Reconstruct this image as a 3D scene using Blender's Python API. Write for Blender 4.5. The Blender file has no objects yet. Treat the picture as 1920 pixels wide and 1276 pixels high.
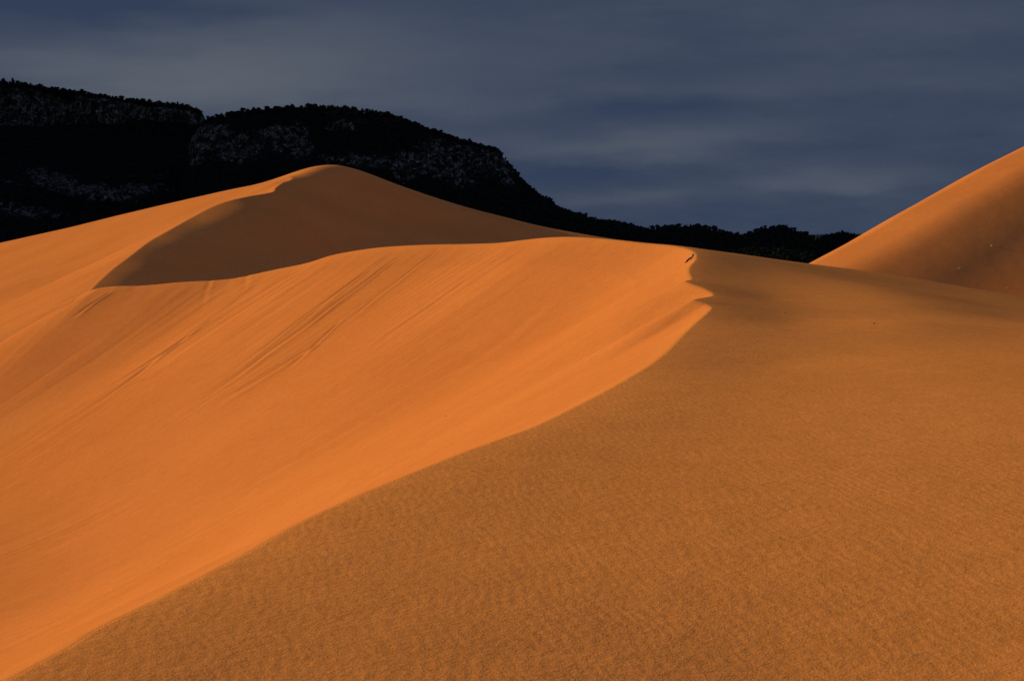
import bpy, math, random
import numpy as np
from mathutils import Vector

random.seed(7); rng = np.random.default_rng(7)
S = bpy.context.scene
COL = S.collection

# ------------------------------------------------------------------ camera
FPX = 1920 * 50 / 36.0                       # focal length in photo pixels
PITCH = math.atan(193 / FPX)
cam = bpy.data.cameras.new('camera'); cam.lens = 50; cam.sensor_width = 36
cam.clip_start = 0.05; cam.clip_end = 80000
camo = bpy.data.objects.new('camera', cam); COL.objects.link(camo)
camo.location = (0, 0, 0); camo.rotation_euler = (math.pi / 2 - PITCH, 0, 0)
S.camera = camo
cp, sp = math.cos(PITCH), math.sin(PITCH)

def P(px, py, d):
    """world point seen in direction (px,py) of the photograph at distance d"""
    u = (px - 960) / FPX; v = (638 - py) / FPX
    yy = cp + v * sp; zz = v * cp - sp
    return np.array((u / yy * d, d, zz / yy * d))

# ------------------------------------------------------------------ light
SUN_EL = math.radians(14)
SUN_AZ = math.atan2(-0.92, 0.36)             # from +Y towards -X : low sun on the left, a little beyond
sdir = Vector((math.sin(SUN_AZ) * math.cos(SUN_EL), math.cos(SUN_AZ) * math.cos(SUN_EL), math.sin(SUN_EL)))
sl = bpy.data.lights.new('sun', 'SUN'); sl.energy = 5.0; sl.angle = math.radians(0.6)
sl.color = (1.0, 0.785, 0.36)
so = bpy.data.objects.new('sun', sl); COL.objects.link(so)
so.rotation_euler = sdir.to_track_quat('Z', 'Y').to_euler()

S.view_settings.view_transform = 'Standard'; S.view_settings.look = 'None'
S.view_settings.exposure = 0.0; S.view_settings.gamma = 1.0
S.view_settings.use_curve_mapping = False

W = bpy.data.worlds.new('World'); S.world = W; W.use_nodes = True
nt = W.node_tree; nt.nodes.clear()
def N(t, **k):
    n = nt.nodes.new(t)
    for a, b in k.items(): setattr(n, a, b)
    return n
def L(a, b): nt.links.new(a, b)
def M(op, a, b=None, clamp=False):
    n = N('ShaderNodeMath', operation=op); n.use_clamp = clamp
    for i, v in enumerate((a, b)):
        if v is None: continue
        if isinstance(v, (int, float)): n.inputs[i].default_value = v
        else: L(v, n.inputs[i])
    return n.outputs[0]
def mixc(f, a, b):
    n = N('ShaderNodeMix', data_type='RGBA')
    if isinstance(f, (int, float)): n.inputs[0].default_value = f
    else: L(f, n.inputs[0])
    for i, v in ((6, a), (7, b)):
        if isinstance(v, tuple): n.inputs[i].default_value = (*v, 1)
        else: L(v, n.inputs[i])
    return n.outputs[2]
def noise(vec, scale, detail=4, rough=0.5):
    n = N('ShaderNodeTexNoise'); n.inputs['Scale'].default_value = scale
    n.inputs['Detail'].default_value = detail; n.inputs['Roughness'].default_value = rough
    L(vec, n.inputs['Vector']); return n.outputs[0]

tc = N('ShaderNodeTexCoord'); sx = N('ShaderNodeSeparateXYZ'); L(tc.outputs['Generated'], sx.inputs[0])
az = M('ARCTAN2', sx.outputs[0], sx.outputs[1])            # bearing, 0 = ahead
el = M('ARCSINE', sx.outputs[2])
cv = N('ShaderNodeCombineXYZ'); L(az, cv.inputs[0]); L(M('MULTIPLY', el, 4.2), cv.inputs[1])
n1 = noise(cv.outputs[0], 5.0, 6, 0.55)
n2 = noise(cv.outputs[0], 13.0, 5, 0.5)
azw = M('ADD', az, M('MULTIPLY', M('SUBTRACT', n2, 0.5), 0.10))
elw = M('ADD', el, M('MULTIPLY', M('SUBTRACT', n1, 0.5), 0.05))
def bank(px, py, wx, wy, amp, tilt=0.0):
    """a soft long bank of cloud around one bearing and elevation"""
    a0 = math.atan((px - 960) / FPX); e0 = math.atan((445 - py) / FPX)
    da = M('SUBTRACT', azw, a0); de = M('SUBTRACT', elw, e0)
    de = M('SUBTRACT', de, M('MULTIPLY', da, tilt))
    q = M('ADD', M('POWER', M('ABSOLUTE', M('DIVIDE', da, wx / FPX)), 2.0), M('POWER', M('ABSOLUTE', M('DIVIDE', de, wy / FPX)), 2.0))
    return M('MULTIPLY', M('EXPONENT', M('MULTIPLY', q, -1.0)), amp)
banks = [(430, 150, 330, 75, 0.52, 0.0), (250, 190, 300, 50, 0.16, 0), (640, 75, 260, 50, 0.20, 0.05), (60, 150, 200, 50, 0.2, 0), (800, 190, 300, 60, 0.16, 0),
         (1230, 270, 300, 26, 0.36, 0.03), (1180, 372, 150, 16, 0.30, 0.05), (1560, 338, 190, 24, 0.36, -0.05),
         (1500, 60, 500, 70, 0.10, 0), (1500, 170, 420, 26, 0.13, 0.02), (960, 110, 220, 30, .10, 0),
         (120, 15, 260, 45, -0.25, 0), (1150, 215, 260, 22, -0.10, 0.04), (1100, 325, 260, 22, -0.14, 0)]
tot = M('MULTIPLY', M('SUBTRACT', n1, 0.5), 0.55)
for b in banks: tot = M('ADD', tot, bank(*b[:4], b[4] * 1.2, b[5]))
tot = M('ADD', tot, M('MULTIPLY', M('SUBTRACT', n2, 0.5), 0.34))
tot = M('ADD', tot, M('MULTIPLY', M('SUBTRACT', noise(cv.outputs[0], 34, 5, 0.6), 0.5), 0.14))
cf = M('ADD', tot, 0.14, clamp=True)
cloud = mixc(cf, (0.033, 0.050, 0.095), (0.104, 0.121, 0.150))
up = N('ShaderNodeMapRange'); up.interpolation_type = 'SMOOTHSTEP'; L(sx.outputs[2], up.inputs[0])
up.inputs[1].default_value = 0.24; up.inputs[2].default_value = 0.75        # above the view the deck is made brighter and bluer, added fill light
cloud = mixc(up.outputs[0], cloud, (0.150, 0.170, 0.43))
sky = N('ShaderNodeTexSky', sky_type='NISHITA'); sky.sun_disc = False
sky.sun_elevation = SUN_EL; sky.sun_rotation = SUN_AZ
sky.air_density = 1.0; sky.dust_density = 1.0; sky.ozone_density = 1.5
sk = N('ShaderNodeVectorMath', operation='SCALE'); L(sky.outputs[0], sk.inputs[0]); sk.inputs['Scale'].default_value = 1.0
# the storm deck fills the sky ahead and overhead; the clear strip lies behind the viewer
yfr = M('ADD', sx.outputs[1], M('MULTIPLY', M('SUBTRACT', n1, 0.5), 0.35))
mr = N('ShaderNodeMapRange'); mr.interpolation_type = 'SMOOTHSTEP'
L(yfr, mr.inputs[0]); mr.inputs[1].default_value = -0.45; mr.inputs[2].default_value = 0.35
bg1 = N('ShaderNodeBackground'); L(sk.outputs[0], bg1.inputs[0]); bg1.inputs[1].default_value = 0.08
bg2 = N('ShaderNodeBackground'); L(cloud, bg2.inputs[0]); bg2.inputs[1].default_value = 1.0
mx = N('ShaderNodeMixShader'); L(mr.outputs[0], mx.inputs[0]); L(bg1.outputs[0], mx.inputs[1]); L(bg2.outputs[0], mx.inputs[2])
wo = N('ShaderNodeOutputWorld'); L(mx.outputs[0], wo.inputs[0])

# ------------------------------------------------------------------ materials
def newmat(name):
    global nt
    m = bpy.data.materials.new(name); m.use_nodes = True; nt = m.node_tree; nt.nodes.clear()
    o = N('ShaderNodeOutputMaterial'); b = N('ShaderNodeBsdfPrincipled')
    b.inputs['Roughness'].default_value = 1.0; b.inputs['Specular IOR Level'].default_value = 0.0
    L(b.outputs[0], o.inputs[0]); return m, b
def bump(h, strength, dist, prev=None):
    n = N('ShaderNodeBump'); n.inputs['Strength'].default_value = strength; n.inputs['Distance'].default_value = dist
    L(h, n.inputs['Height'])
    if prev is not None: L(prev, n.inputs['Normal'])
    return n.outputs[0]
def mapping(vec, scale=(1, 1, 1), rot=(0, 0, 0)):
    n = N('ShaderNodeMapping'); n.inputs['Scale'].default_value = scale; n.inputs['Rotation'].default_value = rot
    L(vec, n.inputs[0]); return n.outputs[0]

def sand_material():
    m, b = newmat('sand')
    t = N('ShaderNodeTexCoord'); v = t.outputs['Object']
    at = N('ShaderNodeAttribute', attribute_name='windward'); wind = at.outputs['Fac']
    grain = noise(v, 70, 2, 0.6); grain2 = noise(v, 11, 4, 1.0); grain3 = noise(v, 3.2, 3, 0.9)
    big = noise(v, 0.12, 3, 0.5); pat = noise(v, 1.1, 4, 0.6)
    # colour: orange quartz grains mixed with duller ones
    g = M('ADD', M('MULTIPLY', M('SUBTRACT', grain, 0.5), 1.5), M('MULTIPLY', M('SUBTRACT', grain2, 0.5), 1.1))
    g = M('ADD', g, M('MULTIPLY', M('SUBTRACT', grain3, 0.5), 0.7))
    g = M('ADD', g, M('MULTIPLY', M('SUBTRACT', pat, 0.5), 0.35))
    g = M('ADD', g, M('MULTIPLY', M('SUBTRACT', big, 0.5), 0.8))
    f = M('ADD', M('MULTIPLY', g, M('ADD', M('MULTIPLY', wind, 0.0), 0.72)), 0.5, clamp=True)
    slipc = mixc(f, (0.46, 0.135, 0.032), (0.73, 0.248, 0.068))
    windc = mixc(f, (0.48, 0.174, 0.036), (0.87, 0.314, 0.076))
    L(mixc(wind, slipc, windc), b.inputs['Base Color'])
    # wind ripples: crests a hand apart, wandering
    wob = N('ShaderNodeVectorMath', operation='ADD'); L(v, wob.inputs[0])
    nn = N('ShaderNodeTexNoise'); nn.inputs['Scale'].default_value = 1.6; nn.inputs['Detail'].default_value = 3; L(v, nn.inputs['Vector'])
    sc = N('ShaderNodeVectorMath', operation='SCALE'); L(nn.outputs['Color'], sc.inputs[0]); sc.inputs['Scale'].default_value = 0.35
    L(sc.outputs[0], wob.inputs[1])
    wv = N('ShaderNodeTexWave', wave_type='BANDS', bands_direction='X', wave_profile='SIN')
    wv.inputs['Scale'].default_value = 4.6; wv.inputs['Distortion'].default_value = 2.2; wv.inputs['Detail'].default_value = 3
    wv.inputs['Detail Scale'].default_value = 1.8; wv.inputs['Detail Roughness'].default_value = 0.6
    L(mapping(wob.outputs[0], (1, 0.55, 1), (0, 0, math.radians(-18))), wv.inputs['Vector'])
    rip = M('MULTIPLY', wv.outputs['Fac'], M('MULTIPLY', wind, noise(v, 0.9, 3, 0.6)))
    n0 = bump(rip, 0.20, 0.005)
    n1_ = bump(M('MULTIPLY', grain, M('ADD', M('MULTIPLY', wind, 0.8), 0.2)), 0.45, 0.005, n0)
    n2_ = bump(M('MULTIPLY', grain2, M('ADD', M('MULTIPLY', wind, 0.75), 0.25)), 0.35, 0.012, n1_)
    n3_ = bump(M('MULTIPLY', grain3, M('ADD', M('MULTIPLY', wind, 0.4), 0.6)), 0.4, 0.02, n2_)
    L(n3_, b.inputs['Normal'])
    return m
SAND = sand_material()

def hill_material():
    m, b = newmat('rock_and_scrub')
    t = N('ShaderNodeTexCoord'); v = t.outputs['Object']
    at = N('ShaderNodeAttribute', attribute_name='rock'); rock = at.outputs['Fac']
    vs = mapping(v, (1, 1, 0.4))
    a = noise(vs, 0.06, 6, 0.7); c = noise(vs, 0.22, 4, 0.7)
    st = noise(mapping(v, (0.3, 0.3, 1.6)), 0.12, 4, 0.6)
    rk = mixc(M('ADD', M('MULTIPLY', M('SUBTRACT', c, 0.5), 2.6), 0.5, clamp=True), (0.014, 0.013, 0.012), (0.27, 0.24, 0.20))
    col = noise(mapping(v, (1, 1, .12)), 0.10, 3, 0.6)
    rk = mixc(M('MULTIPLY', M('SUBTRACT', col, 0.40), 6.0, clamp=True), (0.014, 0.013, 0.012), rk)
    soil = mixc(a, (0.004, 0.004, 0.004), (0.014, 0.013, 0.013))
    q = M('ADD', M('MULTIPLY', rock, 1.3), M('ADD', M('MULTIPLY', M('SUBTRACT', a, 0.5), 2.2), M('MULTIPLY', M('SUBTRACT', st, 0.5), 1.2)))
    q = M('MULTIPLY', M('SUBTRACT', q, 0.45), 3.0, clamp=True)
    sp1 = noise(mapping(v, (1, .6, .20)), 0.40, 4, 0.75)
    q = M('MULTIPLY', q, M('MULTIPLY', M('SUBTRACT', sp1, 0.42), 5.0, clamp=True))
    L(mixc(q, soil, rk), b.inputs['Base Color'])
    L(bump(a, 1.0, 6.0, bump(c, 0.9, 2.0)), b.inputs['Normal'])
    return m
HILL = hill_material()
def plain(name, c1, c2, scale, bs=0.5, bd=0.02):
    m, b = newmat(name); t = N('ShaderNodeTexCoord'); n = noise(t.outputs['Object'], scale, 4, 0.6)
    L(mixc(M('ADD', M('MULTIPLY', M('SUBTRACT', n, 0.5), 2.5), 0.5, clamp=True), c1, c2), b.inputs['Base Color'])
    L(bump(n, bs, bd), b.inputs['Normal']); return m
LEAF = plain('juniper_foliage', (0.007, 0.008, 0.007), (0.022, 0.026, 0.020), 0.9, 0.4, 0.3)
BARK = plain('bark', (0.03, 0.022, 0.018), (0.07, 0.055, 0.045), 3.0)
STONE = plain('pale_stone', (0.35, 0.30, 0.25), (0.6, 0.55, 0.5), 20.0, 0.4, 0.005)
DSTONE = plain('dark_stone', (0.14, 0.08, 0.05), (0.24, 0.14, 0.09), 20.0, 0.4, 0.005)
TWIG = plain('dry_wood', (0.03, 0.02, 0.015), (0.08, 0.055, 0.04), 30.0, 0.5, 0.004)
TWIGP = plain('bleached_wood', (0.28, 0.25, 0.23), (0.42, 0.39, 0.37), 30.0, 0.5, 0.004)
FAR = plain('far_range', (0.018, 0.026, 0.04), (0.024, 0.034, 0.052), 0.004, 0.3, 5)
GROUND = plain('sandy_flat', (0.035, 0.034, 0.028), (0.08, 0.06, 0.042), 0.02, 0.5, 0.5)

# ------------------------------------------------------------------ helpers
def perlin(x, y, seed=0):
    r = np.random.default_rng(seed); perm = r.permutation(256)
    ga = r.uniform(0, 2 * np.pi, 256); gx, gy = np.cos(ga), np.sin(ga)
    xi = np.floor(x).astype(np.int64); yi = np.floor(y).astype(np.int64); xf = x - xi; yf = y - yi
    def g(ix, iy, fx, fy):
        k = perm[(perm[ix & 255] + iy) & 255]; return gx[k] * fx + gy[k] * fy
    u = xf * xf * xf * (xf * (xf * 6 - 15) + 10); v = yf * yf * yf * (yf * (yf * 6 - 15) + 10)
    a = g(xi, yi, xf, yf); b = g(xi + 1, yi, xf - 1, yf); c = g(xi, yi + 1, xf, yf - 1); d = g(xi + 1, yi + 1, xf - 1, yf - 1)
    return (a + u * (b - a)) * (1 - v) + (c + u * (d - c)) * v
def fbm(x, y, oct=4, seed=0, gain=0.5):
    t = 0; a = 1.0
    for o in range(oct):
        t = t + a * perlin(x * 2 ** o + 17.3 * o, y * 2 ** o - 9.1 * o, seed + o); a *= gain
    return t

class Surface:
    """smooth surface through scattered heights (thin plate)"""
    def __init__(s, pts, lam=0.02, warp=12.0):
        p = np.array(pts, float); s.w = warp; s.xy = s.tr(p[:, 0], p[:, 1]); n = len(p)
        K = s.k(np.linalg.norm(s.xy[:, None] - s.xy[None], axis=2)) + lam * np.eye(n)
        Q = np.c_[np.ones(n), s.xy]; A = np.block([[K, Q], [Q.T, np.zeros((3, 3))]])
        sol = np.linalg.solve(A, np.r_[p[:, 2], 0, 0, 0]); s.c = sol[:n]; s.q = sol[n:]
    def tr(s, x, y):                      # compress far distances so near and far points weigh alike
        r = np.hypot(x, y) + 1e-9; f = np.log1p(r / s.w) / r * 10
        return np.stack([x * f, y * f], -1)
    @staticmethod
    def k(r): return r * r * np.log(r + 1e-9)
    def __call__(s, x, y):
        sh = np.shape(x); xy = s.tr(np.ravel(x), np.ravel(y)); out = s.q[0] + xy @ s.q[1:]
        for i in range(len(s.c)):
            r2 = (xy[:, 0] - s.xy[i, 0]) ** 2 + (xy[:, 1] - s.xy[i, 1]) ** 2
            out += s.c[i] * 0.5 * r2 * np.log(r2 + 1e-12)
        return out.reshape(sh)

def spline(pts, n):
    """Catmull-Rom through rows, resampled evenly"""
    p = np.array(pts, float); seg = []
    q = np.vstack([2 * p[0] - p[1], p, 2 * p[-1] - p[-2]])
    for i in range(1, len(q) - 2):
        t = np.linspace(0, 1, 24, endpoint=False)[:, None]
        a, b, c, d = q[i - 1], q[i], q[i + 1], q[i + 2]
        L1 = .5 * ((2 * b) + (-a + c) * t + (2 * a - 5 * b + 4 * c - d) * t * t + (-a + 3 * b - 3 * c + d) * t ** 3); seg.append(L1)
    s = np.vstack(seg + [p[-1:]]); l = np.r_[0, np.cumsum(np.linalg.norm(np.diff(s[:, :2], axis=0), axis=1))]
    # even in view angle as much as in length
    w = np.r_[0, np.cumsum(np.linalg.norm(np.diff(s[:, :2], axis=0), axis=1) / (4 + np.linalg.norm(s[1:, :2], axis=1)))]
    tt = np.linspace(0, w[-1], n)
    return np.stack([np.interp(tt, w, s[:, k]) for k in range(s.shape[1])], 1)

def inside(poly, x, y):
    r = np.zeros(x.shape, bool); n = len(poly)
    for i in range(n):
        x1, y1 = poly[i]; x2, y2 = poly[(i + 1) % n]
        if y1 == y2: continue
        c = (y1 > y) != (y2 > y)
        if not c.any(): continue
        idx = np.nonzero(c)[0]
        r[idx] ^= x[idx] < (x2 - x1) * (y[idx] - y1) / (y2 - y1) + x1
    return r

def smax(a, b, w):
    h = np.clip(0.5 + 0.5 * (a - b) / w, 0, 1)
    return b + (a - b) * h + w * h * (1 - h)

class Dune:
    """windward back W; sharp crest line; slip face at the angle of repose below it"""
    def __init__(s, back, crest, split, closing, floor, flat=(14., .25)):
        s.back = back; s.crest = crest; s.split = split; s.floor = floor; s.flat = flat
        s.cz = back(crest[:, 0], crest[:, 1]); s.poly = np.vstack([crest[:, :2], closing])
        s.grooves = []
    SOFT = 0.10
    lip = 0
    def lipw(s, r): return np.clip(.22 + .03 * r, .2, .8) * np.clip((75 - r) / 45, 0, 1) + 1e-4
    def slip(s, x, y):
        """sand at rest below the crest: the envelope of the slopes under every stretch of it, blended softly"""
        x = x.astype(np.float32); y = y.astype(np.float32); D0, kk = s.flat
        cum = np.r_[0, np.cumsum(np.linalg.norm(np.diff(s.crest[:, :2], axis=0), axis=1))]
        top = np.full(x.shape, -1e9, np.float32); dist = np.full(x.shape, 1e9, np.float32); ka = np.zeros(x.shape, np.float32)
        def seg(i):
            c, e = s.crest[i], s.crest[i + 1]; ex, ey = e[0] - c[0], e[1] - c[1]; l2 = ex * ex + ey * ey + 1e-12
            t = np.clip(((x - c[0]) * ex + (y - c[1]) * ey) / l2, 0, 1)
            d = np.sqrt((x - c[0] - t * ex) ** 2 + (y - c[1] - t * ey) ** 2) + np.float32(1e-5)
            du = d * d / (d + .05)
            k = c[2] + (e[2] - c[2]) * t
            v = s.cz[i] + (s.cz[i + 1] - s.cz[i]) * t - k * (du - kk * np.maximum(d - D0, 0) ** 2 / (d + D0))
            return v.astype(np.float32), d, t, k, math.sqrt(l2)
        n = len(s.crest) - 1
        for i in range(n):
            v, d, t, k, l = seg(i); m = v > top; top[m] = v[m]; ka[m] = k[m]; np.minimum(dist, d, out=dist)
        T = s.SOFT * dist; acc = np.zeros(x.shape, np.float32); aa = np.zeros(x.shape, np.float32)
        for i in range(n):
            v, d, t, k, l = seg(i)
            w = np.exp(np.maximum((v - top) / T, -60)) * (l / np.maximum(d, .5 * l)); acc += w; aa += w * (cum[i] + l * t)
        u = np.linspace(-6, 6, 401); kg = np.linspace(.2, .7, 26)
        C = np.array([np.trapz(np.exp(-q * (np.sqrt(1 + u * u) - 1) / s.SOFT) / np.sqrt(1 + u * u), u) for q in kg])
        cor = np.interp(ka, kg, C); lg = np.clip(np.log(acc / cor), -1.2, 3)
        nearc = np.clip((dist - .4) / 1.5, 0, 1)
        return (top + T * lg * nearc).astype(float), (aa / acc).astype(float), dist.astype(float)
    def height(s, x, y, detail=True):
        sh = x.shape; x = x.ravel(); y = y.ravel()
        h = s.back(x, y); wind = np.ones(x.shape); ins = inside(s.poly, x, y)
        if detail: h = h + s.backdetail(x, y)
        if s.lip:                                  # the crest is worn round: the back leans over a little before the drop
            o = ~ins & (np.hypot(x, y) < 75); xo, yo = x[o].astype(np.float32), y[o].astype(np.float32); dm = np.full(xo.shape, 1e9, np.float32)
            for i in range(len(s.crest) - 1):
                c, e = s.crest[i], s.crest[i + 1]; ex, ey = e[0] - c[0], e[1] - c[1]; l2 = ex * ex + ey * ey + 1e-12
                t = np.clip(((xo - c[0]) * ex + (yo - c[1]) * ey) / l2, 0, 1)
                np.minimum(dm, (xo - c[0] - t * ex) ** 2 + (yo - c[1] - t * ey) ** 2, out=dm)
            Lw = s.lipw(np.hypot(xo, yo)); h[o] -= s.lip * Lw * np.exp(-np.sqrt(dm) / Lw)
        if ins.any():
            xi, yi = x[ins], y[ins]; v, ar, dist = s.slip(xi, yi)
            v = smax(v, np.full(v.shape, s.floor), 3.0)
            if detail:
                v = v + s.slipdetail(xi, yi, ar, dist)
                for g in s.grooves: v = v + g(xi, yi)
            if detail: v = v + s.backdetail(xi, yi) * np.exp(-(dist / 1.2) ** 2)
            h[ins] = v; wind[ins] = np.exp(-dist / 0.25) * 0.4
        return h.reshape(sh), wind.reshape(sh)
    def backdetail(s, x, y): return 0
    def slipdetail(s, x, y, ar, dist): return 0
    def hit(s, px, py, d0, d1):
        d = np.arange(d0, d1, 0.1); q = np.array([P(px, py, k) for k in d]); h, _ = s.height(q[:, 0], q[:, 1], False)
        i = np.argmax(q[:, 2] < h); return q[i] if q[i, 2] < h[i] else q[-1]

def groove(p, q, wid, dep, skew=0.0):
    """a shallow slide channel from p down to q, with a lip on one side"""
    ax = np.array(q[:2]) - np.array(p[:2]); Ln = np.linalg.norm(ax); ax /= Ln; nx = np.array([-ax[1], ax[0]])
    def f(x, y):
        t = ((x - p[0]) * ax[0] + (y - p[1]) * ax[1]) / Ln; o = (x - p[0]) * nx[0] + (y - p[1]) * nx[1]
        o = o + 0.35 * wid * np.sin(t * Ln * 0.7 + p[0]) + 0.25 * wid * np.sin(t * Ln * 1.9)
        env = np.clip(t / 0.12, 0, 1) * np.clip((1 - t) / 0.25, 0, 1)
        w = wid * (0.6 + 0.8 * np.clip(t, 0, 1))
        return env * dep * (-np.exp(-(o / w) ** 2) + 0.75 * np.exp(-((o - skew * w * 1.7) / w) ** 2))
    return f

def link(name, me, parent=None, mat=None, **props):
    o = bpy.data.objects.new(name, me); COL.objects.link(o); o.parent = parent
    if mat: me.materials.append(mat)
    for k, v in props.items(): o[k] = v
    return o

def grid_mesh(name, X, Y, Z, attr=None, attrname='windward', wrap=False):
    nr, nc = X.shape; me = bpy.data.meshes.new(name)
    co = np.stack([X, Y, Z], -1).reshape(-1, 3).astype(np.float32)
    i = np.arange(nr * nc).reshape(nr, nc)
    if wrap: i = np.c_[i, i[:, :1]]
    f = np.stack([i[:-1, :-1], i[:-1, 1:], i[1:, 1:], i[1:, :-1]], -1).reshape(-1, 4)
    me.vertices.add(len(co)); me.vertices.foreach_set('co', co.ravel())
    me.loops.add(f.size); me.loops.foreach_set('vertex_index', f.ravel().astype(np.int32))
    me.polygons.add(len(f)); me.polygons.foreach_set('loop_start', np.arange(0, f.size, 4, dtype=np.int32))
    me.polygons.foreach_set('use_smooth', np.ones(len(f), bool))
    if attr is not None:
        a = me.attributes.new(attrname, 'FLOAT', 'POINT'); a.data.foreach_set('value', attr.ravel().astype(np.float32))
    me.update(calc_edges=True)
    return me

def angles(lo, hi, dense, sparse):
    """all-round bearings, finely spaced between lo and hi (degrees, 0 = ahead, clockwise)"""
    a = np.linspace(lo, hi, dense); b = np.linspace(hi, lo + 360, sparse + 2)[1:-1]
    return np.radians(np.r_[a, b])

# ------------------------------------------------------------------ foreground dune
near_arm = [(40,1262,5.45),(170,1192,6.1),(340,1102,7.0),(560,985,8.5),(680,927,9.4),(770,889,10.1),(870,850,11.0),(1000,806,12.3),
            (1080,764,13.6),(1170,716,15.7),(1240,670,18.4),(1290,622,22),(1325,588,25.5),(1334,573,27.5),(1322,570,27.9),(1300,567,28.2),
            (1312,560,29.2),(1338,549,31),(1322,541,32.5),(1285,533,34.2),(1297,522,36),(1292,508,38.5),(1295,498,40.5),(1306,484,43.5),(1302,473,46),(1284,465,48.5)]
far_arm = [(1250,459,50.5),(1200,455,52.5),(1130,447.5,55),(1060,443.5,57.5),(1000,447,60),(940,455,62.5),(860,458,65.5),(790,459,68),(740,461,70),
           (660,471,73),(620,479,74.5),(580,492,76),(556,497,77),(530,502,78),(490,511,79.2),(440,522,80.4),(400,526,81.3),(350,528,82.4),(260,536,84.4),(170,544,86.3),(110,580,87.2),(60,610,87.8),(0,646,88.4)]
def lipfall(r): return np.clip(.22 + .03 * r, .2, .8) * np.clip((75 - r) / 45, 0, 1) + 1e-4
pts = [P(*p) + np.array((0, 0, .13 * lipfall(math.hypot(*P(*p)[:2])))) for p in near_arm[::2] + far_arm]
def W_(px, py, d): pts.append(P(px, py, d))
for p in [(400,1276,5.35),(960,1276,5.4),(1500,1276,5.5),(1920,1276,5.4),(1200,1000,7.95),(1600,1000,7.75),(1920,1000,7.55),
          (1400,800,12.1),(1700,800,11.7),(1920,800,11.3),(1450,680,17.9),(1700,680,17.2),(1920,690,16.0),
          (1480,600,26.0),(1700,605,24.8),(1920,630,22.5),(1450,560,32.5),(1700,570,32),(1920,600,31),
          (1450,533,37.2),(1650,541,38.5),(1920,583,39.5),
          (1420,500,44),(1600,522,46.5),(1800,551,48),
          (1400,478,52.5),(1525,496,55),(1680,517,56),(1800,537,56),(1920,557,55),(2100,590,52)]: W_(*p)
# roll-over beyond the skyline, and the sides and rear of the dune
for x, y, z in [(20,68,-2.9),(30,66,-5),(12,72,-2.6),(0,76,-2.3),(8,90,-7.5),(-12,92,-7),(-24,106,-9),(34,90,-11),(30,50,-3.4),(45,50,-6),(35,30,-3.2),(20,12,-1.9),(12,6,-1.75),
                (4,-4,-1.7),(0,0,-1.62),(20,-12,-2.6),(-2,-12,-1.8),(-4,-25,-2.2),(30,-35,-5),(-44,92,-9.5),(-50,115,-13),(0,130,-13),(50,110,-15),(80,60,-14),(80,0,-12),(0,-80,-9),(70,-60,-12)]:
    pts.append(np.array((x, y, z)))
Wn = Surface(pts, lam=0.004)
def with_k(arm, ks):
    o = []
    for i, p in enumerate(arm):
        q = P(*p); o.append((q[0], q[1], np.interp(p[2], *ks)))
    return o
rear = [(-9,-40,.6),(-5,-16,.6),(-3.3,-5,.6),(-2.7,1,.6)]
cr = rear + with_k(near_arm, ([5, 12, 25, 40, 60], [.50, .52, .55, .58, .60])) + with_k(far_arm, ([40, 90], [.58, .60]))
cr += [(-36.5, 89.6, .6), (-52, 92, .6)]
crest = spline(cr, 330)
sp_i = int(np.argmin(np.hypot(crest[:, 0] - P(*near_arm[-1])[0], crest[:, 1] - near_arm[-1][2])))
near = Dune(Wn, crest, sp_i, np.array([(-160, 92), (-160, -160), (-9, -160)]), -13.2, (16., .35))
def bd(x, y):
    r = np.hypot(x, y); f = np.clip(r / 12, 0.25, 1)
    return 0.010 * fbm(x / 1.3, y / 2.2, 3, 11) * np.clip(6 / (r + 1), .3, 1) + 0.035 * fbm(x / 7, y / 9, 2, 5) * f
near.backdetail = bd
near.lip = .13; near.cz = near.cz - near.lip * near.lipw(np.hypot(crest[:, 0], crest[:, 1]))
def sd(x, y, ar, dist):
    f = np.clip(dist / 1.5, 0, 1) * np.clip((60 - dist) / 30, 0, 1)
    n = perlin(ar / 1.9, dist / 14, 21) + 0.55 * perlin(ar / 0.75, dist / 9, 22) + 0.35 * perlin(ar / 0.33, dist / 6, 23)
    msk = np.clip(0.25 + 1.6 * perlin(ar / 9, dist / 10, 24), 0.05, 1)
    return f * (0.085 * n * msk + 0.08 * perlin(x / 9, y / 9, 25) * np.clip(dist / 5, 0, 1))
near.slipdetail = sd
for (a, b, w, d, k) in [((762,476),(378,752),.20,.06,1),((832,462),(640,610),.14,.03,1),((742,470),(560,610),.13,.035,1),((700,500),(430,700),.12,.04,1),
                        ((560,505),(150,760),.2,.055,1),((500,520),(160,775),.18,.05,1),((470,512),(375,590),.13,.05,1),((540,500),(450,560),.13,.05,1),
                        ((212,546),(132,598),.16,.06,1),((600,640),(400,760),.3,.06,1),((880,520),(700,650),.18,.03,-1),
                        ((640,600),(540,690),.14,.04,1),((410,640),(215,740),.12,.04,1),((1050,560),(760,760),.5,.018,1)]:
    p = near.hit(*a, 42, 120); q = near.hit(*b, 30, 120)
    near.grooves.append(groove(p, q, w, d, k))

th = angles(-24, 24, 1350, 260); r = np.r_[np.geomspace(0.4, 4.6, 30)[:-1], np.geomspace(4.6, 34, 520)[:-1], np.linspace(34, 96, 620)[:-1], np.geomspace(96, 170, 40)]
TH, R = np.meshgrid(th, r); X, Y = R * np.sin(TH), R * np.cos(TH)
Z, wind = near.height(X, Y)
edge = np.clip((R - 105) / 60, 0, 1); Z = Z * (1 - edge) + (-16) * edge
Z = np.maximum(Z, -16)
link('foreground_dune', grid_mesh('foreground_dune', X, Y, Z, wind, wrap=True), mat=SAND, kind='structure')

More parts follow.
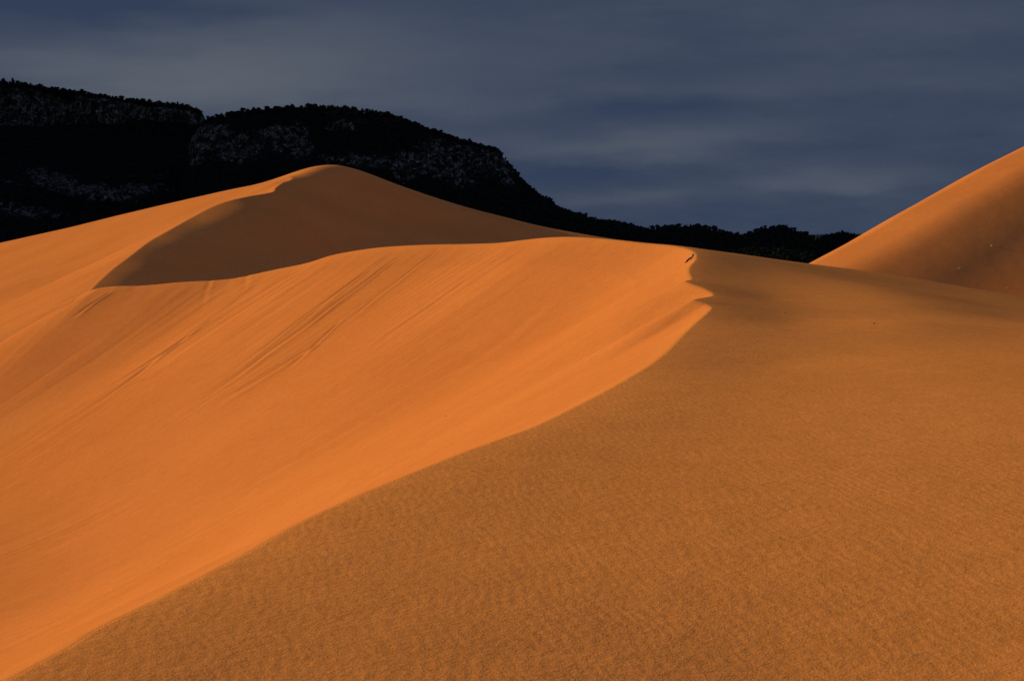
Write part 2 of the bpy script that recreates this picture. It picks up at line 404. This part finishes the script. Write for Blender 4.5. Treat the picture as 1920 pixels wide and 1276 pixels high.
# ------------------------------------------------------------------ far dune
n2a = [(130,575,90),(165,549,93),(200,515,97.5),(235,487,101.7),(300,441,109.5),(370,402,117),(430,376,122),(470,367,126),(500,362,129),(514,358,131),(517,352,134),(530,342,138),(548,333,142)]
f2a = [(520,338,147),(470,348,153),(400,362,161),(300,385,172),(220,404,181),(140,424,190),(60,442,199),(0,455,206),(-150,492,222),(-350,540,240)]
pts = [P(*p) for p in n2a + f2a]
for p in [(575,323,146),(600,315,149),(632,309.5,155),(670,319,158),(720,337,160),(780,358,162),(850,381,164),(950,408,167),(1050,431,171),(1140,448,177),(1250,470,180),
          (632,380,139),(632,470,122),(750,400,146),(780,460,130),(900,425,153),(900,465,140),(1020,450,157),(1150,465,158),(1050,470,140),
          (700,540,108)]: pts.append(P(*p))
for x, y, z in [(-20,185,1),(0,205,-4),(32,210,-11),(-45,215,-1),(-80,250,-4),(30,150,-9),(-22,66,-12),(-25,78,-8),(-10,88,-10),(0,100,-11),(-70,290,-12),(0,250,-14),(60,200,-16),(-140,280,-14)]:
    pts.append(np.array((x, y, z)))
for p in n2a[:8]:
    q = P(*p); g = .34 if p[0] < 480 else .25
    for k in ((3.0, 7.0, 14.0) if p[0] < 320 else (3.0, 7.0)): pts.append(q + np.array((.62 * k, -.78 * k, -g * k * (.7 if k < 4 and p[0] < 450 else 1))))
Wf = Surface(pts, lam=0.002, warp=150.)
cr = [(-22, 66, .47), (-24.5, 78, .47)] + with_k(n2a, ([90, 150], [.47, .5])) + with_k(f2a, ([140, 250], [.45, .45]))
crest2 = spline(cr, 200)
sp2 = int(np.argmin(np.hypot(crest2[:, 0] - P(*n2a[-1])[0], crest2[:, 1] - n2a[-1][2])))
far = Dune(Wf, crest2, sp2, np.array([(-300, 250), (-300, 50), (-22, 50)]), -13.0, (14., .30))
def bd2(x, y): return 0.03 * fbm(x / 14, y / 14, 2, 41)
def sd2(x, y, ar, dist):
    f = np.clip(dist / 2.5, 0, 1)
    n = perlin(ar / 3.2, dist / 16, 31) + 0.6 * perlin(ar / 1.2, dist / 10, 32)
    return f * (0.07 * n * np.clip(0.3 + 1.5 * perlin(ar / 16, dist / 12, 33), .1, 1) + 0.25 * perlin(x / 16, y / 16, 34))
far.backdetail = bd2; far.slipdetail = sd2
th = np.radians(np.linspace(-34, 16, 1100)); r = np.r_[np.linspace(85, 250, 640)[:-1], np.geomspace(250, 330, 16)]
TH, R = np.meshgrid(th, r); X, Y = R * np.sin(TH), R * np.cos(TH)
Z, wind = far.height(X, Y)
cn = np.array([P(*p)[:2] for p in far_arm[::-1]]); Rn = np.interp(TH, np.arctan2(cn[:, 0], cn[:, 1]), np.hypot(cn[:, 0], cn[:, 1])) - 1.0   # the near dune covers all nearer than this
edge = np.clip(np.maximum.reduce([(R - 255) / 60, (np.degrees(TH) - 9) / 6, (-29 - np.degrees(TH)) / 4]), 0, 1)
edge = edge * edge * (3 - 2 * edge)
Z = Z * (1 - edge) - 17 * edge - 0.9 * np.maximum(Rn - R, 0) ** 2 / (np.maximum(Rn - R, 0) + 1.5); Z = np.maximum(Z, -17)
link('peaked_dune', grid_mesh('peaked_dune', X, Y, Z, wind * .6), mat=SAND, kind='structure')

# ------------------------------------------------------------------ right dune
# a rounded ridge climbing away to the right, its face turned to the viewer
O2 = np.array(P(1525, 496, 92)[:2]); RD = np.array((.855, .5186)); RN = np.array((.5186, -.855))      # along the ridge, out of its face
rt, rz = [], []
for px, py in [(1440,540),(1500,509),(1525,496),(1560,478),(1600,456),(1640,434),(1680,411),(1730,383),(1780,356),(1830,328),(1880,301),(1920,281),(1990,245)]:
    k = (px - 960) / FPX / (cp + (638 - py) / FPX * sp); t = (k * O2[1] - O2[0]) / (RD[0] - k * RD[1])
    rt.append(t); rz.append(P(px, py, O2[1] + t * RD[1])[2])
rt = [-60, -25] + rt + [rt[-1] + 20, rt[-1] + 60]; rz = [-17, -10] + rz + [rz[-1] + 5, rz[-1] + 3]
rts = np.linspace(-60, 90, 600); rzs = np.interp(rts, rt, rz)
kern = np.exp(-np.linspace(-2, 2, 25) ** 2); kern /= kern.sum(); rzs = np.convolve(np.pad(rzs, 12, 'edge'), kern, 'valid')
fd = np.linspace(0, 60, 600)
fs = np.interp(fd, [0, 1.2, 2.6, 5, 8, 12, 17, 23, 60], [.0, .01, .03, .44, .59, .42, .30, .24, .2])
ff = np.r_[0, np.cumsum(.5 * (fs[1:] + fs[:-1]) * np.diff(fd))]
def Wr(x, y):
    t = (x - O2[0]) * RD[0] + (y - O2[1]) * RD[1]; d = (x - O2[0]) * RN[0] + (y - O2[1]) * RN[1]
    d = d + 0.5 * perlin(t / 11, d / 25, 81)
    return np.interp(t, rts, rzs) - np.interp(d, fd, ff) - .5 * np.maximum(-d, 0) ** 2 / (np.maximum(-d, 0) + 2)
th = np.radians(np.linspace(8, 46, 900)); r = np.r_[np.linspace(62, 128, 420)[:-1], np.linspace(128, 200, 50)]
TH, R = np.meshgrid(th, r); X, Y = R * np.sin(TH), R * np.cos(TH)
Z = Wr(X, Y) + 0.03 * fbm(X / 12, Y / 12, 2, 51) + 0.012 * fbm(X / 2.2, Y / 2.2, 3, 52)
edge = np.clip(np.maximum.reduce([(R - 160) / 40, (10 - np.degrees(TH)) / 2, (np.degrees(TH) - 36) / 9]), 0, 1)
edge = edge * edge * (3 - 2 * edge)
Z = np.maximum(Z * (1 - edge) - 17 * edge, -17)
link('steep_dune', grid_mesh('steep_dune', X, Y, Z, np.full(X.shape, .12)), mat=SAND, kind='structure')

# ------------------------------------------------------------------ ground
thg = np.linspace(0, 2 * np.pi, 97)[:-1]; rg = np.r_[0.01, np.geomspace(40, 22000, 60)]
TH, R = np.meshgrid(thg, rg); X, Y = R * np.sin(TH), R * np.cos(TH)
Z = -15.5 + 0.8 * perlin(X / 90, Y / 90, 61)
link('ground', grid_mesh('ground', X, Y, Z, wrap=True), mat=GROUND, kind='structure')

# ------------------------------------------------------------------ mountains
def mountain(name, sky, D, Df, prof, outcrops, buttress, back, zf=-16, step=1.6, nv=190, seed=0, rough=1.0):
    sky = np.array(sky, float); px = np.arange(sky[0, 0], sky[-1, 0] + 1, step); py = np.interp(px, sky[:, 0], sky[:, 1])
    if np.ndim(D): Dp = np.interp(px, *np.array(D).T)
    else: Dp = np.full(px.shape, float(D))
    u = (px - 960) / FPX; v = (638 - py) / FPX; yy = cp + v * sp
    ztop = (v * cp - sp) / yy * Dp; xdir = u / yy
    t = np.linspace(0, 1, nv)[:, None]; prof = np.array(prof, float)
    hz = zf + (ztop - zf) * t                                # height
    ft = np.interp(t, prof[:, 0], prof[:, 1])                # run
    Dfp = Df if not np.ndim(Df) else np.interp(px, *np.array(Df).T)
    d = Dfp + (Dp - Dfp) * ft
    x = xdir * d
    fade = np.clip((1 - t) / 0.05, 0, 1) * np.clip(t / .1, 0, 1)
    nse = fbm(xdir * 1500 / 55 + 0 * t, hz / 160, 4, seed, .55) * buttress + rough * 7 * fbm(xdir * 1500 / 14 + 0 * t, hz / 9, 3, seed + 7)
    d = d + nse * fade * 1.0
    hz = hz + rough * (2.5 * fbm(xdir * 1500 / 9 + 0 * t, d / 9, 2, seed + 3)) * np.clip((1 - t) / .02, 0, 1)
    hz = hz + rough * 1.4 * fbm(xdir * 1500 / 16, 0 * hz, 3, seed + 13)
    x = xdir * d
    # plateau and back slope
    tb = np.linspace(0, 1, 16)[1:, None]
    db = d[-1:] + back * tb; zb = hz[-1:] - (hz[-1:] - zf) * np.clip(tb, 0, 1) ** 1.6 - 2 * tb
    X = np.vstack([x, xdir * db]); Y = np.vstack([d, db]); Z = np.vstack([hz, zb])
    # picture-free rock amount: steep bands plus outcrops
    slope = np.gradient(hz, axis=0) / (np.abs(np.gradient(d, axis=0)) + np.abs(np.gradient(hz, axis=0)) + .1)
    rk = np.zeros(hz.shape)
    ppy = 638 - FPX * ((hz / d) * cp + sp) / (cp - (hz / d) * sp); PX = px[None] + 0 * hz
    wob = 10 * fbm(PX / 40, ppy / 30, 3, seed + 4); wob2 = 8 * fbm(PX / 30, ppy / 20, 3, seed + 5)
    for (ox, oy, wx, wy, a, tl) in outcrops:
        dx = PX - ox; q = ((dx + wob) / wx) ** 2 + ((ppy - oy - tl * dx + wob2) / wy) ** 2
        rk += a * np.exp(-q ** 1.6)
    rk = np.clip(rk, 0, 1)
    rock = np.vstack([rk, np.zeros(zb.shape)])
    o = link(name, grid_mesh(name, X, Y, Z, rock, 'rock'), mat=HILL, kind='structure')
    return dict(px=px, top=np.stack([xdir * d[-1], d[-1], hz[-1]], 1), X=x, Y=d, Z=hz, rock=rk, ppy=ppy, name=name)

mesa_sky = [(-3000,-760),(-2600,-720),(-1500,-430),(-900,-130),(-500,50),(-200,115),(0,156),(60,163),(130,172),(200,183),(270,193),(320,199),(350,202),(370,207),(381,214),(386,226),(392,250),(420,300),(470,350)]  # out of view at left, extra height added to shade the visible mountains
mesa = mountain('mesa', mesa_sky, 2100, 1350, [(0,0),(.20,.28),(.28,.31),(.45,.58),(.74,.93),(.78,.95),(.965,.985),(1,1)],
    [(20,190,90,26,.9,.1),(150,198,90,20,.7,.1),(240,208,80,16,.75,.1),(340,214,55,12,1.,.08),(60,225,90,14,.6,0),(200,226,60,8,.5,.0),(360,225,40,6,.9,0),
     (95,340,55,18,1.,.35),(150,352,40,10,.7,.1),(205,365,60,16,.8,.1),(265,352,50,12,.8,.0),(15,388,40,12,.7,.1),(80,400,60,10,.6,0),(120,330,30,6,.5,0),(300,330,30,8,.4,0),(30,345,40,8,.5,.2)],
    34, 900, step=1.6, nv=230, seed=100)
ridge_sky = [(338,330),(350,282),(360,256),(372,240),(385,230),(395,224),(430,216),(470,212),(520,208),(560,206),(590,204),(640,207),(700,214),(740,220),(790,240),(830,254),(870,267),(900,275),(930,282),(940,290),
             (952,306),(975,337),(1000,360),(1040,387),(1080,404),(1120,415),(1160,422),(1200,431),(1240,441),(1290,460)]
ridge = mountain('ridge', ridge_sky, [(330,1650),(600,1600),(900,1500),(1300,1150)], [(330,1150),(900,1050),(1300,900)],
    [(0,0),(.30,.42),(.42,.60),(.62,.72),(.70,.80),(.90,.90),(1,1)],
    [(365,270,18,45,1.,-.2),(400,255,40,28,.8,0),(440,270,40,26,.7,0),(500,262,50,26,.75,0),(545,258,40,30,.8,0),(565,280,22,14,.9,0),(640,235,40,14,.5,0),(440,300,60,12,.5,0),
     (640,300,50,12,.8,0),(700,302,50,14,.8,.0),(770,302,36,24,.95,.0),(810,292,30,28,.95,.3),(850,300,26,28,1.,.3),(890,304,30,28,.9,.3),(930,308,26,32,.85,.6),(850,335,50,14,.8,.2),(760,335,30,14,.6,.3),
     (950,330,22,22,.7,.8),(700,240,80,10,.3,.1),(1000,400,60,10,.3,.4),(830,262,60,8,.3,.3)],
    26, 700, step=1.5, nv=230, seed=200)
hill_a = mountain('low_hill', [(1150,470),(1190,440),(1215,431),(1240,429),(1290,427),(1330,430),(1360,438),(1400,447),(1440,462),(1480,480)], 1150, 850,
    [(0,0),(.5,.4),(.8,.7),(1,1)], [(1290,455,60,14,.25,0)], 10, 300, nv=110, seed=300)
hill_b = mountain('round_hill', [(1340,480),(1385,453),(1405,442),(1420,435),(1440,429),(1470,429),(1490,434),(1510,443),(1530,453),(1560,470),(1600,490)], 1000, 800,
    [(0,0),(.5,.4),(.8,.7),(1,1)], [(1450,470,50,14,.3,0)], 6, 300, nv=110, seed=320)
hill_c = mountain('small_hill', [(1470,480),(1515,460),(1535,451),(1552,444),(1575,440),(1600,441),(1620,447),(1650,455),(1720,470),(1900,490)], 1100, 850,
    [(0,0),(.5,.4),(.8,.7),(1,1)], [], 5, 300, nv=110, seed=340)
xs = np.linspace(-3000, 9000, 240); k = 14000
zz = (445 - np.interp(xs / k * FPX + 960, [300, 1200, 1400, 1500, 1560, 1620, 1760, 2400], [444, 443, 444, 440, 438.5, 438.5, 441, 444])) / FPX * k
zz = zz + 5 * perlin(xs / 400, xs * 0, 71)
X = np.vstack([xs, xs, xs]); Y = np.vstack([xs * 0 + k - 1800, xs * 0 + k, xs * 0 + k + 2500]); Z = np.vstack([xs * 0 - 20, zz, xs * 0 - 20])
link('distant_hills', grid_mesh('distant_hills', X, Y, Z), mat=FAR, kind='structure')

# ------------------------------------------------------------------ trees
def crown_arrays(seed, core=True, leaves=70):
    r = np.random.default_rng(seed); V = []; F = []
    # a few leaf-clump lobes round the stem, each a cloud of little faces
    nl = r.integers(4, 7); H = 1.0
    lobes = [(np.array([r.uniform(-.25, .25), r.uniform(-.25, .25), r.uniform(.35, .8)]), r.uniform(.20, .34)) for _ in range(nl)]
    lobes.append((np.array([r.uniform(-.08, .08), r.uniform(-.08, .08), .86]), .15))
    lobes.append((np.array([0, 0, .4]), .38))
    for c, s in lobes:
        n = max(8, int(leaves * s * 1.3))
        for _ in range(n):
            d = r.normal(size=3); d /= np.linalg.norm(d); p = c + d * s * r.uniform(.45, 1.08) * np.array([1, 1, .85])
            a = r.normal(size=3); a /= np.linalg.norm(a); b = np.cross(a, d); b /= (np.linalg.norm(b) + 1e-6)
            w = r.uniform(.05, .12); i = len(V)
            V += [p + a * w, p - a * w * .6 + b * w, p - a * w * .4 - b * w]; F.append((i, i + 1, i + 2))
        if core:
            i = len(V); q = [(1,0,0),(-1,0,0),(0,1,0),(0,-1,0),(0,0,1),(0,0,-1)]
            V += [c + np.array(k) * s * r.uniform(.55, .8) for k in q]
            F += [(i+a, i+b, i+e) for a, b, e in [(0,2,4),(2,1,4),(1,3,4),(3,0,4),(2,0,5),(1,2,5),(3,1,5),(0,3,5)]]
    return np.array(V), np.array(F)
def tri_mesh(name, V, F):
    me = bpy.data.meshes.new(name); me.vertices.add(len(V)); me.vertices.foreach_set('co', V.astype(np.float32).ravel())
    me.loops.add(F.size); me.loops.foreach_set('vertex_index', F.ravel().astype(np.int32))
    me.polygons.add(len(F)); me.polygons.foreach_set('loop_start', np.arange(0, F.size, 3, dtype=np.int32)); me.update(calc_edges=True)
    return me
def trunk_arrays(seed):
    r = np.random.default_rng(seed); V = []; F = []
    def limb(p, q, a, b):
        i = len(V); d = q - p; d /= np.linalg.norm(d); u = np.cross(d, [0.3, 1, .2]); u /= np.linalg.norm(u); w = np.cross(d, u)
        for pt, rr in ((p, a), (q, b)):
            for k in range(5):
                t = k * 2 * np.pi / 5; V.append(pt + rr * (u * math.cos(t) + w * math.sin(t)))
        for k in range(5):
            j = (k + 1) % 5; F.append((i+k, i+j, i+5+j)); F.append((i+k, i+5+j, i+5+k))
    m = np.array([r.uniform(-.05, .05), r.uniform(-.05, .05), .38]); limb(np.zeros(3) - [0, 0, .06], m, .05, .035); limb(m, np.array([0, 0, .9]), .035, .01)
    for _ in range(4):
        a = r.uniform(0, 6.28); limb(m * r.uniform(.7, 1), np.array([math.cos(a) * .25, math.sin(a) * .25, r.uniform(.45, .7)]), .02, .008)
    return np.array(V), np.array(F)
protos = []
for k in range(6):
    cm = tri_mesh('crown', *crown_arrays(900 + k, True, 90)); cm.materials.append(LEAF)
    tm = tri_mesh('trunk', *trunk_arrays(950 + k)); tm.materials.append(BARK)
    protos.append((cm, tm))
def tree(pos, h, wd, label, group=None, k=None):
    e = bpy.data.objects.new('juniper_tree', None); COL.objects.link(e); e.location = pos
    e.scale = (h * wd, h * wd, h); e.rotation_euler = (0, 0, random.uniform(0, 6.28)); e.empty_display_size = .2
    e['label'] = label; e['category'] = 'tree'
    if group: e['group'] = group
    cm, tm = protos[random.randrange(6) if k is None else k]
    for nm, me in (('crown', cm), ('trunk', tm)):
        o = bpy.data.objects.new(nm, me); COL.objects.link(o); o.parent = e
    return e
def skyline(m, lo, hi, n, hmin, hmax, label, group):
    px = m['px']; idx = [i for i in range(len(px)) if lo <= px[i] <= hi]
    for j in range(n):
        i = idx[int((j + random.random() * .9) / n * len(idx))]; p = m['top'][i]
        h = random.uniform(hmin, hmax) * random.choice((1, 1, 1.35, 1.15, .8)); tree((p[0], p[1] - 2, p[2] - h * random.uniform(.2, .42)), h, random.uniform(.75, 1.25), label, group)
skyline(mesa, 2, 382, 75, 4.2, 7.5, 'dark juniper tree on the top edge of the flat mesa at left', 'trees along the mesa rim')
skyline(ridge, 390, 745, 75, 4.2, 7, 'dark juniper tree on the broad top of the wooded ridge behind the dune peak', 'trees along the top of the ridge')
skyline(ridge, 745, 935, 40, 3.6, 6, 'dark juniper tree on the sloping shoulder just above the ridge cliff', 'trees along the ridge shoulder')
skyline(ridge, 950, 1205, 50, 3.5, 5.5, 'dark juniper tree on the skyline descending right of the ridge cliff', 'trees down the ridge end')
skyline(hill_a, 1212, 1385, 28, 3.2, 4.8, 'dark juniper tree on top of the long low hill in the middle distance', 'trees on the long low hill')
skyline(hill_b, 1392, 1528, 20, 3.0, 4.4, 'dark juniper tree on top of the round dark hill', 'trees on the round hill')
skyline(hill_c, 1535, 1605, 10, 3.2, 4.4, 'dark juniper tree on the small hill beside the right dune', 'trees on the small hill')
i = int(np.argmin(abs(mesa['px'] - 27))); p = mesa['top'][i]
t1 = tree((p[0], p[1] - 5, p[2] - 1), 11, .55, 'thin tree standing tallest on the mesa rim near the left edge')
i = int(np.argmin(abs(mesa['px'] - 10))); p = mesa['top'][i]
t2 = tree((p[0], p[1] - 5, p[2] - 1), 9, 1.1, 'wide bushy tree at the left end of the mesa rim')

# the rest of the wood, beyond counting
small = [crown_arrays(700 + k, True, 26) for k in range(5)]
Vs, Fs, base = [], [], 0
def scatter(m, n, lo, hi, hmin, hmax):
    global base
    px = m['px']; cols = np.nonzero((px >= lo) & (px <= hi))[0]; nv = m['Z'].shape[0]
    vis = m['ppy']
    cnt = 0; tries = 0
    while cnt < n and tries < n * 6:
        tries += 1
        j = int(rng.choice(cols)); i = int(rng.integers(8, nv - 1))
        if vis[i, j] > 560: continue
        if rng.random() < m['rock'][i, j] * .62: continue
        h = rng.uniform(hmin, hmax); w = h * rng.uniform(.8, 1.3); a = rng.uniform(0, 6.28); V, F = small[rng.integers(5)]
        c, s_ = math.cos(a), math.sin(a)
        Q = np.empty_like(V); Q[:, 0] = (V[:, 0] * c - V[:, 1] * s_) * w; Q[:, 1] = (V[:, 0] * s_ + V[:, 1] * c) * w; Q[:, 2] = V[:, 2] * h
        Q += [m['X'][i, j], m['Y'][i, j], m['Z'][i, j] - h * .15]
        Vs.append(Q); Fs.append(F + base); base += len(V); cnt += 1
scatter(mesa, 3600, -120, 470, 2.6, 6); scatter(ridge, 5600, 335, 1290, 2.4, 5.2)
scatter(hill_a, 800, 1160, 1470, 2.6, 4.5); scatter(hill_b, 600, 1360, 1600, 2.6, 4.2); scatter(hill_c, 500, 1500, 1750, 2.6, 4.2)
def rim(m, lo, hi, n, h0, h1):
    global base
    px = m['px']; cols = np.nonzero((px >= lo) & (px <= hi))[0]
    for _ in range(n):
        j = int(rng.choice(cols)); p = m['top'][j]; h = rng.uniform(h0, h1); w = h * rng.uniform(.8, 1.4); V, F = small[rng.integers(5)]
        a = rng.uniform(0, 6.28); c, s_ = math.cos(a), math.sin(a)
        Q = np.stack([(V[:, 0] * c - V[:, 1] * s_) * w, (V[:, 0] * s_ + V[:, 1] * c) * w, V[:, 2] * h], 1) + [p[0], p[1] + rng.uniform(-6, 6), p[2] - h * rng.uniform(.25, .5)]
        Vs.append(Q); Fs.append(F + base); base += len(V)
rim(mesa, -100, 375, 420, 3, 5.5); rim(ridge, 380, 938, 620, 3, 5); rim(ridge, 938, 1290, 300, 2.4, 4.4)
wm = tri_mesh('woodland', np.vstack(Vs), np.vstack(Fs)); wm.materials.append(LEAF)
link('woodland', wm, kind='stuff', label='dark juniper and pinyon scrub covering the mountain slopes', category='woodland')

# ------------------------------------------------------------------ small things on the sand
def pebble(pos, r, mat, label, seed):
    q = np.random.default_rng(seed); V = []; F = []; nu, nv_ = 9, 6
    for a in range(1, nv_):
        for b in range(nu):
            ph = a * np.pi / nv_; t = b * 2 * np.pi / nu; rr = r * (1 + .22 * q.normal())
            V.append((rr * math.sin(ph) * math.cos(t) * 1.25, rr * math.sin(ph) * math.sin(t), rr * math.cos(ph) * .7))
    V += [(0, 0, r * .7), (0, 0, -r * .7)]; n = len(V)
    for b in range(nu):
        c = (b + 1) % nu; F += [(n-2, b, c), (n-1, (nv_-2)*nu + c, (nv_-2)*nu + b)]
        for a in range(nv_ - 2): F += [(a*nu+b, (a+1)*nu+b, (a+1)*nu+c), (a*nu+b, (a+1)*nu+c, a*nu+c)]
    o = link('pebble', tri_mesh('pebble', np.array(V), np.array(F)), mat=mat, label=label, category='pebble')
    o.location = (pos[0], pos[1], pos[2] + r * .35); return o
def rhit(px, py):
    d = np.arange(62, 128, .1); q = np.array([P(px, py, k) for k in d]); h = Wr(q[:, 0], q[:, 1])
    i = int(np.argmax(q[:, 2] < h)); return q[i]
for (px, py, r_, lb) in [(1686,494,.05,'pale pebble low on the steep right dune, leftmost on its face'),
                         (1860,461,.045,'pale pebble highest on the face of the steep right dune'),
                         (1799,503,.04,'pale pebble in the middle of the steep right dune face'),
                         (1840,518,.035,'small reddish pale pebble low on the steep right dune, right of the middle one'),
                         (1890,540,.045,'pale pebble at the foot of the steep dune near the right edge')]:
    q = rhit(px, py); pebble(q, r_, STONE, lb, px)
for (px, py, r_, lb, a, b) in [(1471,587,.018,'dark pebble on the windward sand right of the notched crest',20,50),
                         (1639,606,.014,'tiny dark pebble on smooth windward sand below the right dune',20,50),
                         (836,780,.018,'dark pebble alone in the middle of the sunlit slip face',14,90)]:
    q = near.hit(px, py, a, b); pebble(q, r_, DSTONE, lb, px)

# the little stick near the crest
def tube(pts, rad):
    V = []; F = []; n = 7
    for i, (p, r_) in enumerate(zip(pts, rad)):
        p = np.array(p, float); d = np.array(pts[min(i+1, len(pts)-1)], float) - np.array(pts[max(i-1, 0)], float); d /= np.linalg.norm(d)
        u = np.cross(d, [0, 0, 1.]); u /= np.linalg.norm(u); w = np.cross(d, u)
        for k in range(n): t = k * 2 * np.pi / n; V.append(p + r_ * (u * math.cos(t) + w * math.sin(t)))
    for i in range(len(pts) - 1):
        for k in range(n):
            j = (k + 1) % n; F += [(i*n+k, i*n+j, (i+1)*n+j), (i*n+k, (i+1)*n+j, (i+1)*n+k)]
    return np.array(V), np.array(F)
a = near.hit(1285, 493, 36, 60); b = near.hit(1296, 486.5, 36, 60)
e = bpy.data.objects.new('stick', None); COL.objects.link(e); e.location = Vector(a); e.empty_display_size = .1
e['label'] = 'short dark stick with a pale forked end lying on lit sand beside the crest'; e['category'] = 'stick'
v = b - a; up = np.array([0, 0, .035])
V, F = tube([up * 0, v * .3 + up, v * .6 + up * 1.6, v * .95 + up * 1.5], [.018, .026, .028, .03]); link('stem', tri_mesh('stem', V, F), e, TWIG)
V, F = tube([v * .95 + up * 1.5, v * 1.12 + up * 2.2, v * 1.3 + up * 4.5], [.034, .028, .015]); link('fork', tri_mesh('fork', V, F), e, TWIGP)
V, F = tube([v * 1.05 + up * 1.5, v * 1.5 + up * 3], [.03, .012]); link('fork', tri_mesh('fork', V, F), e, TWIG)
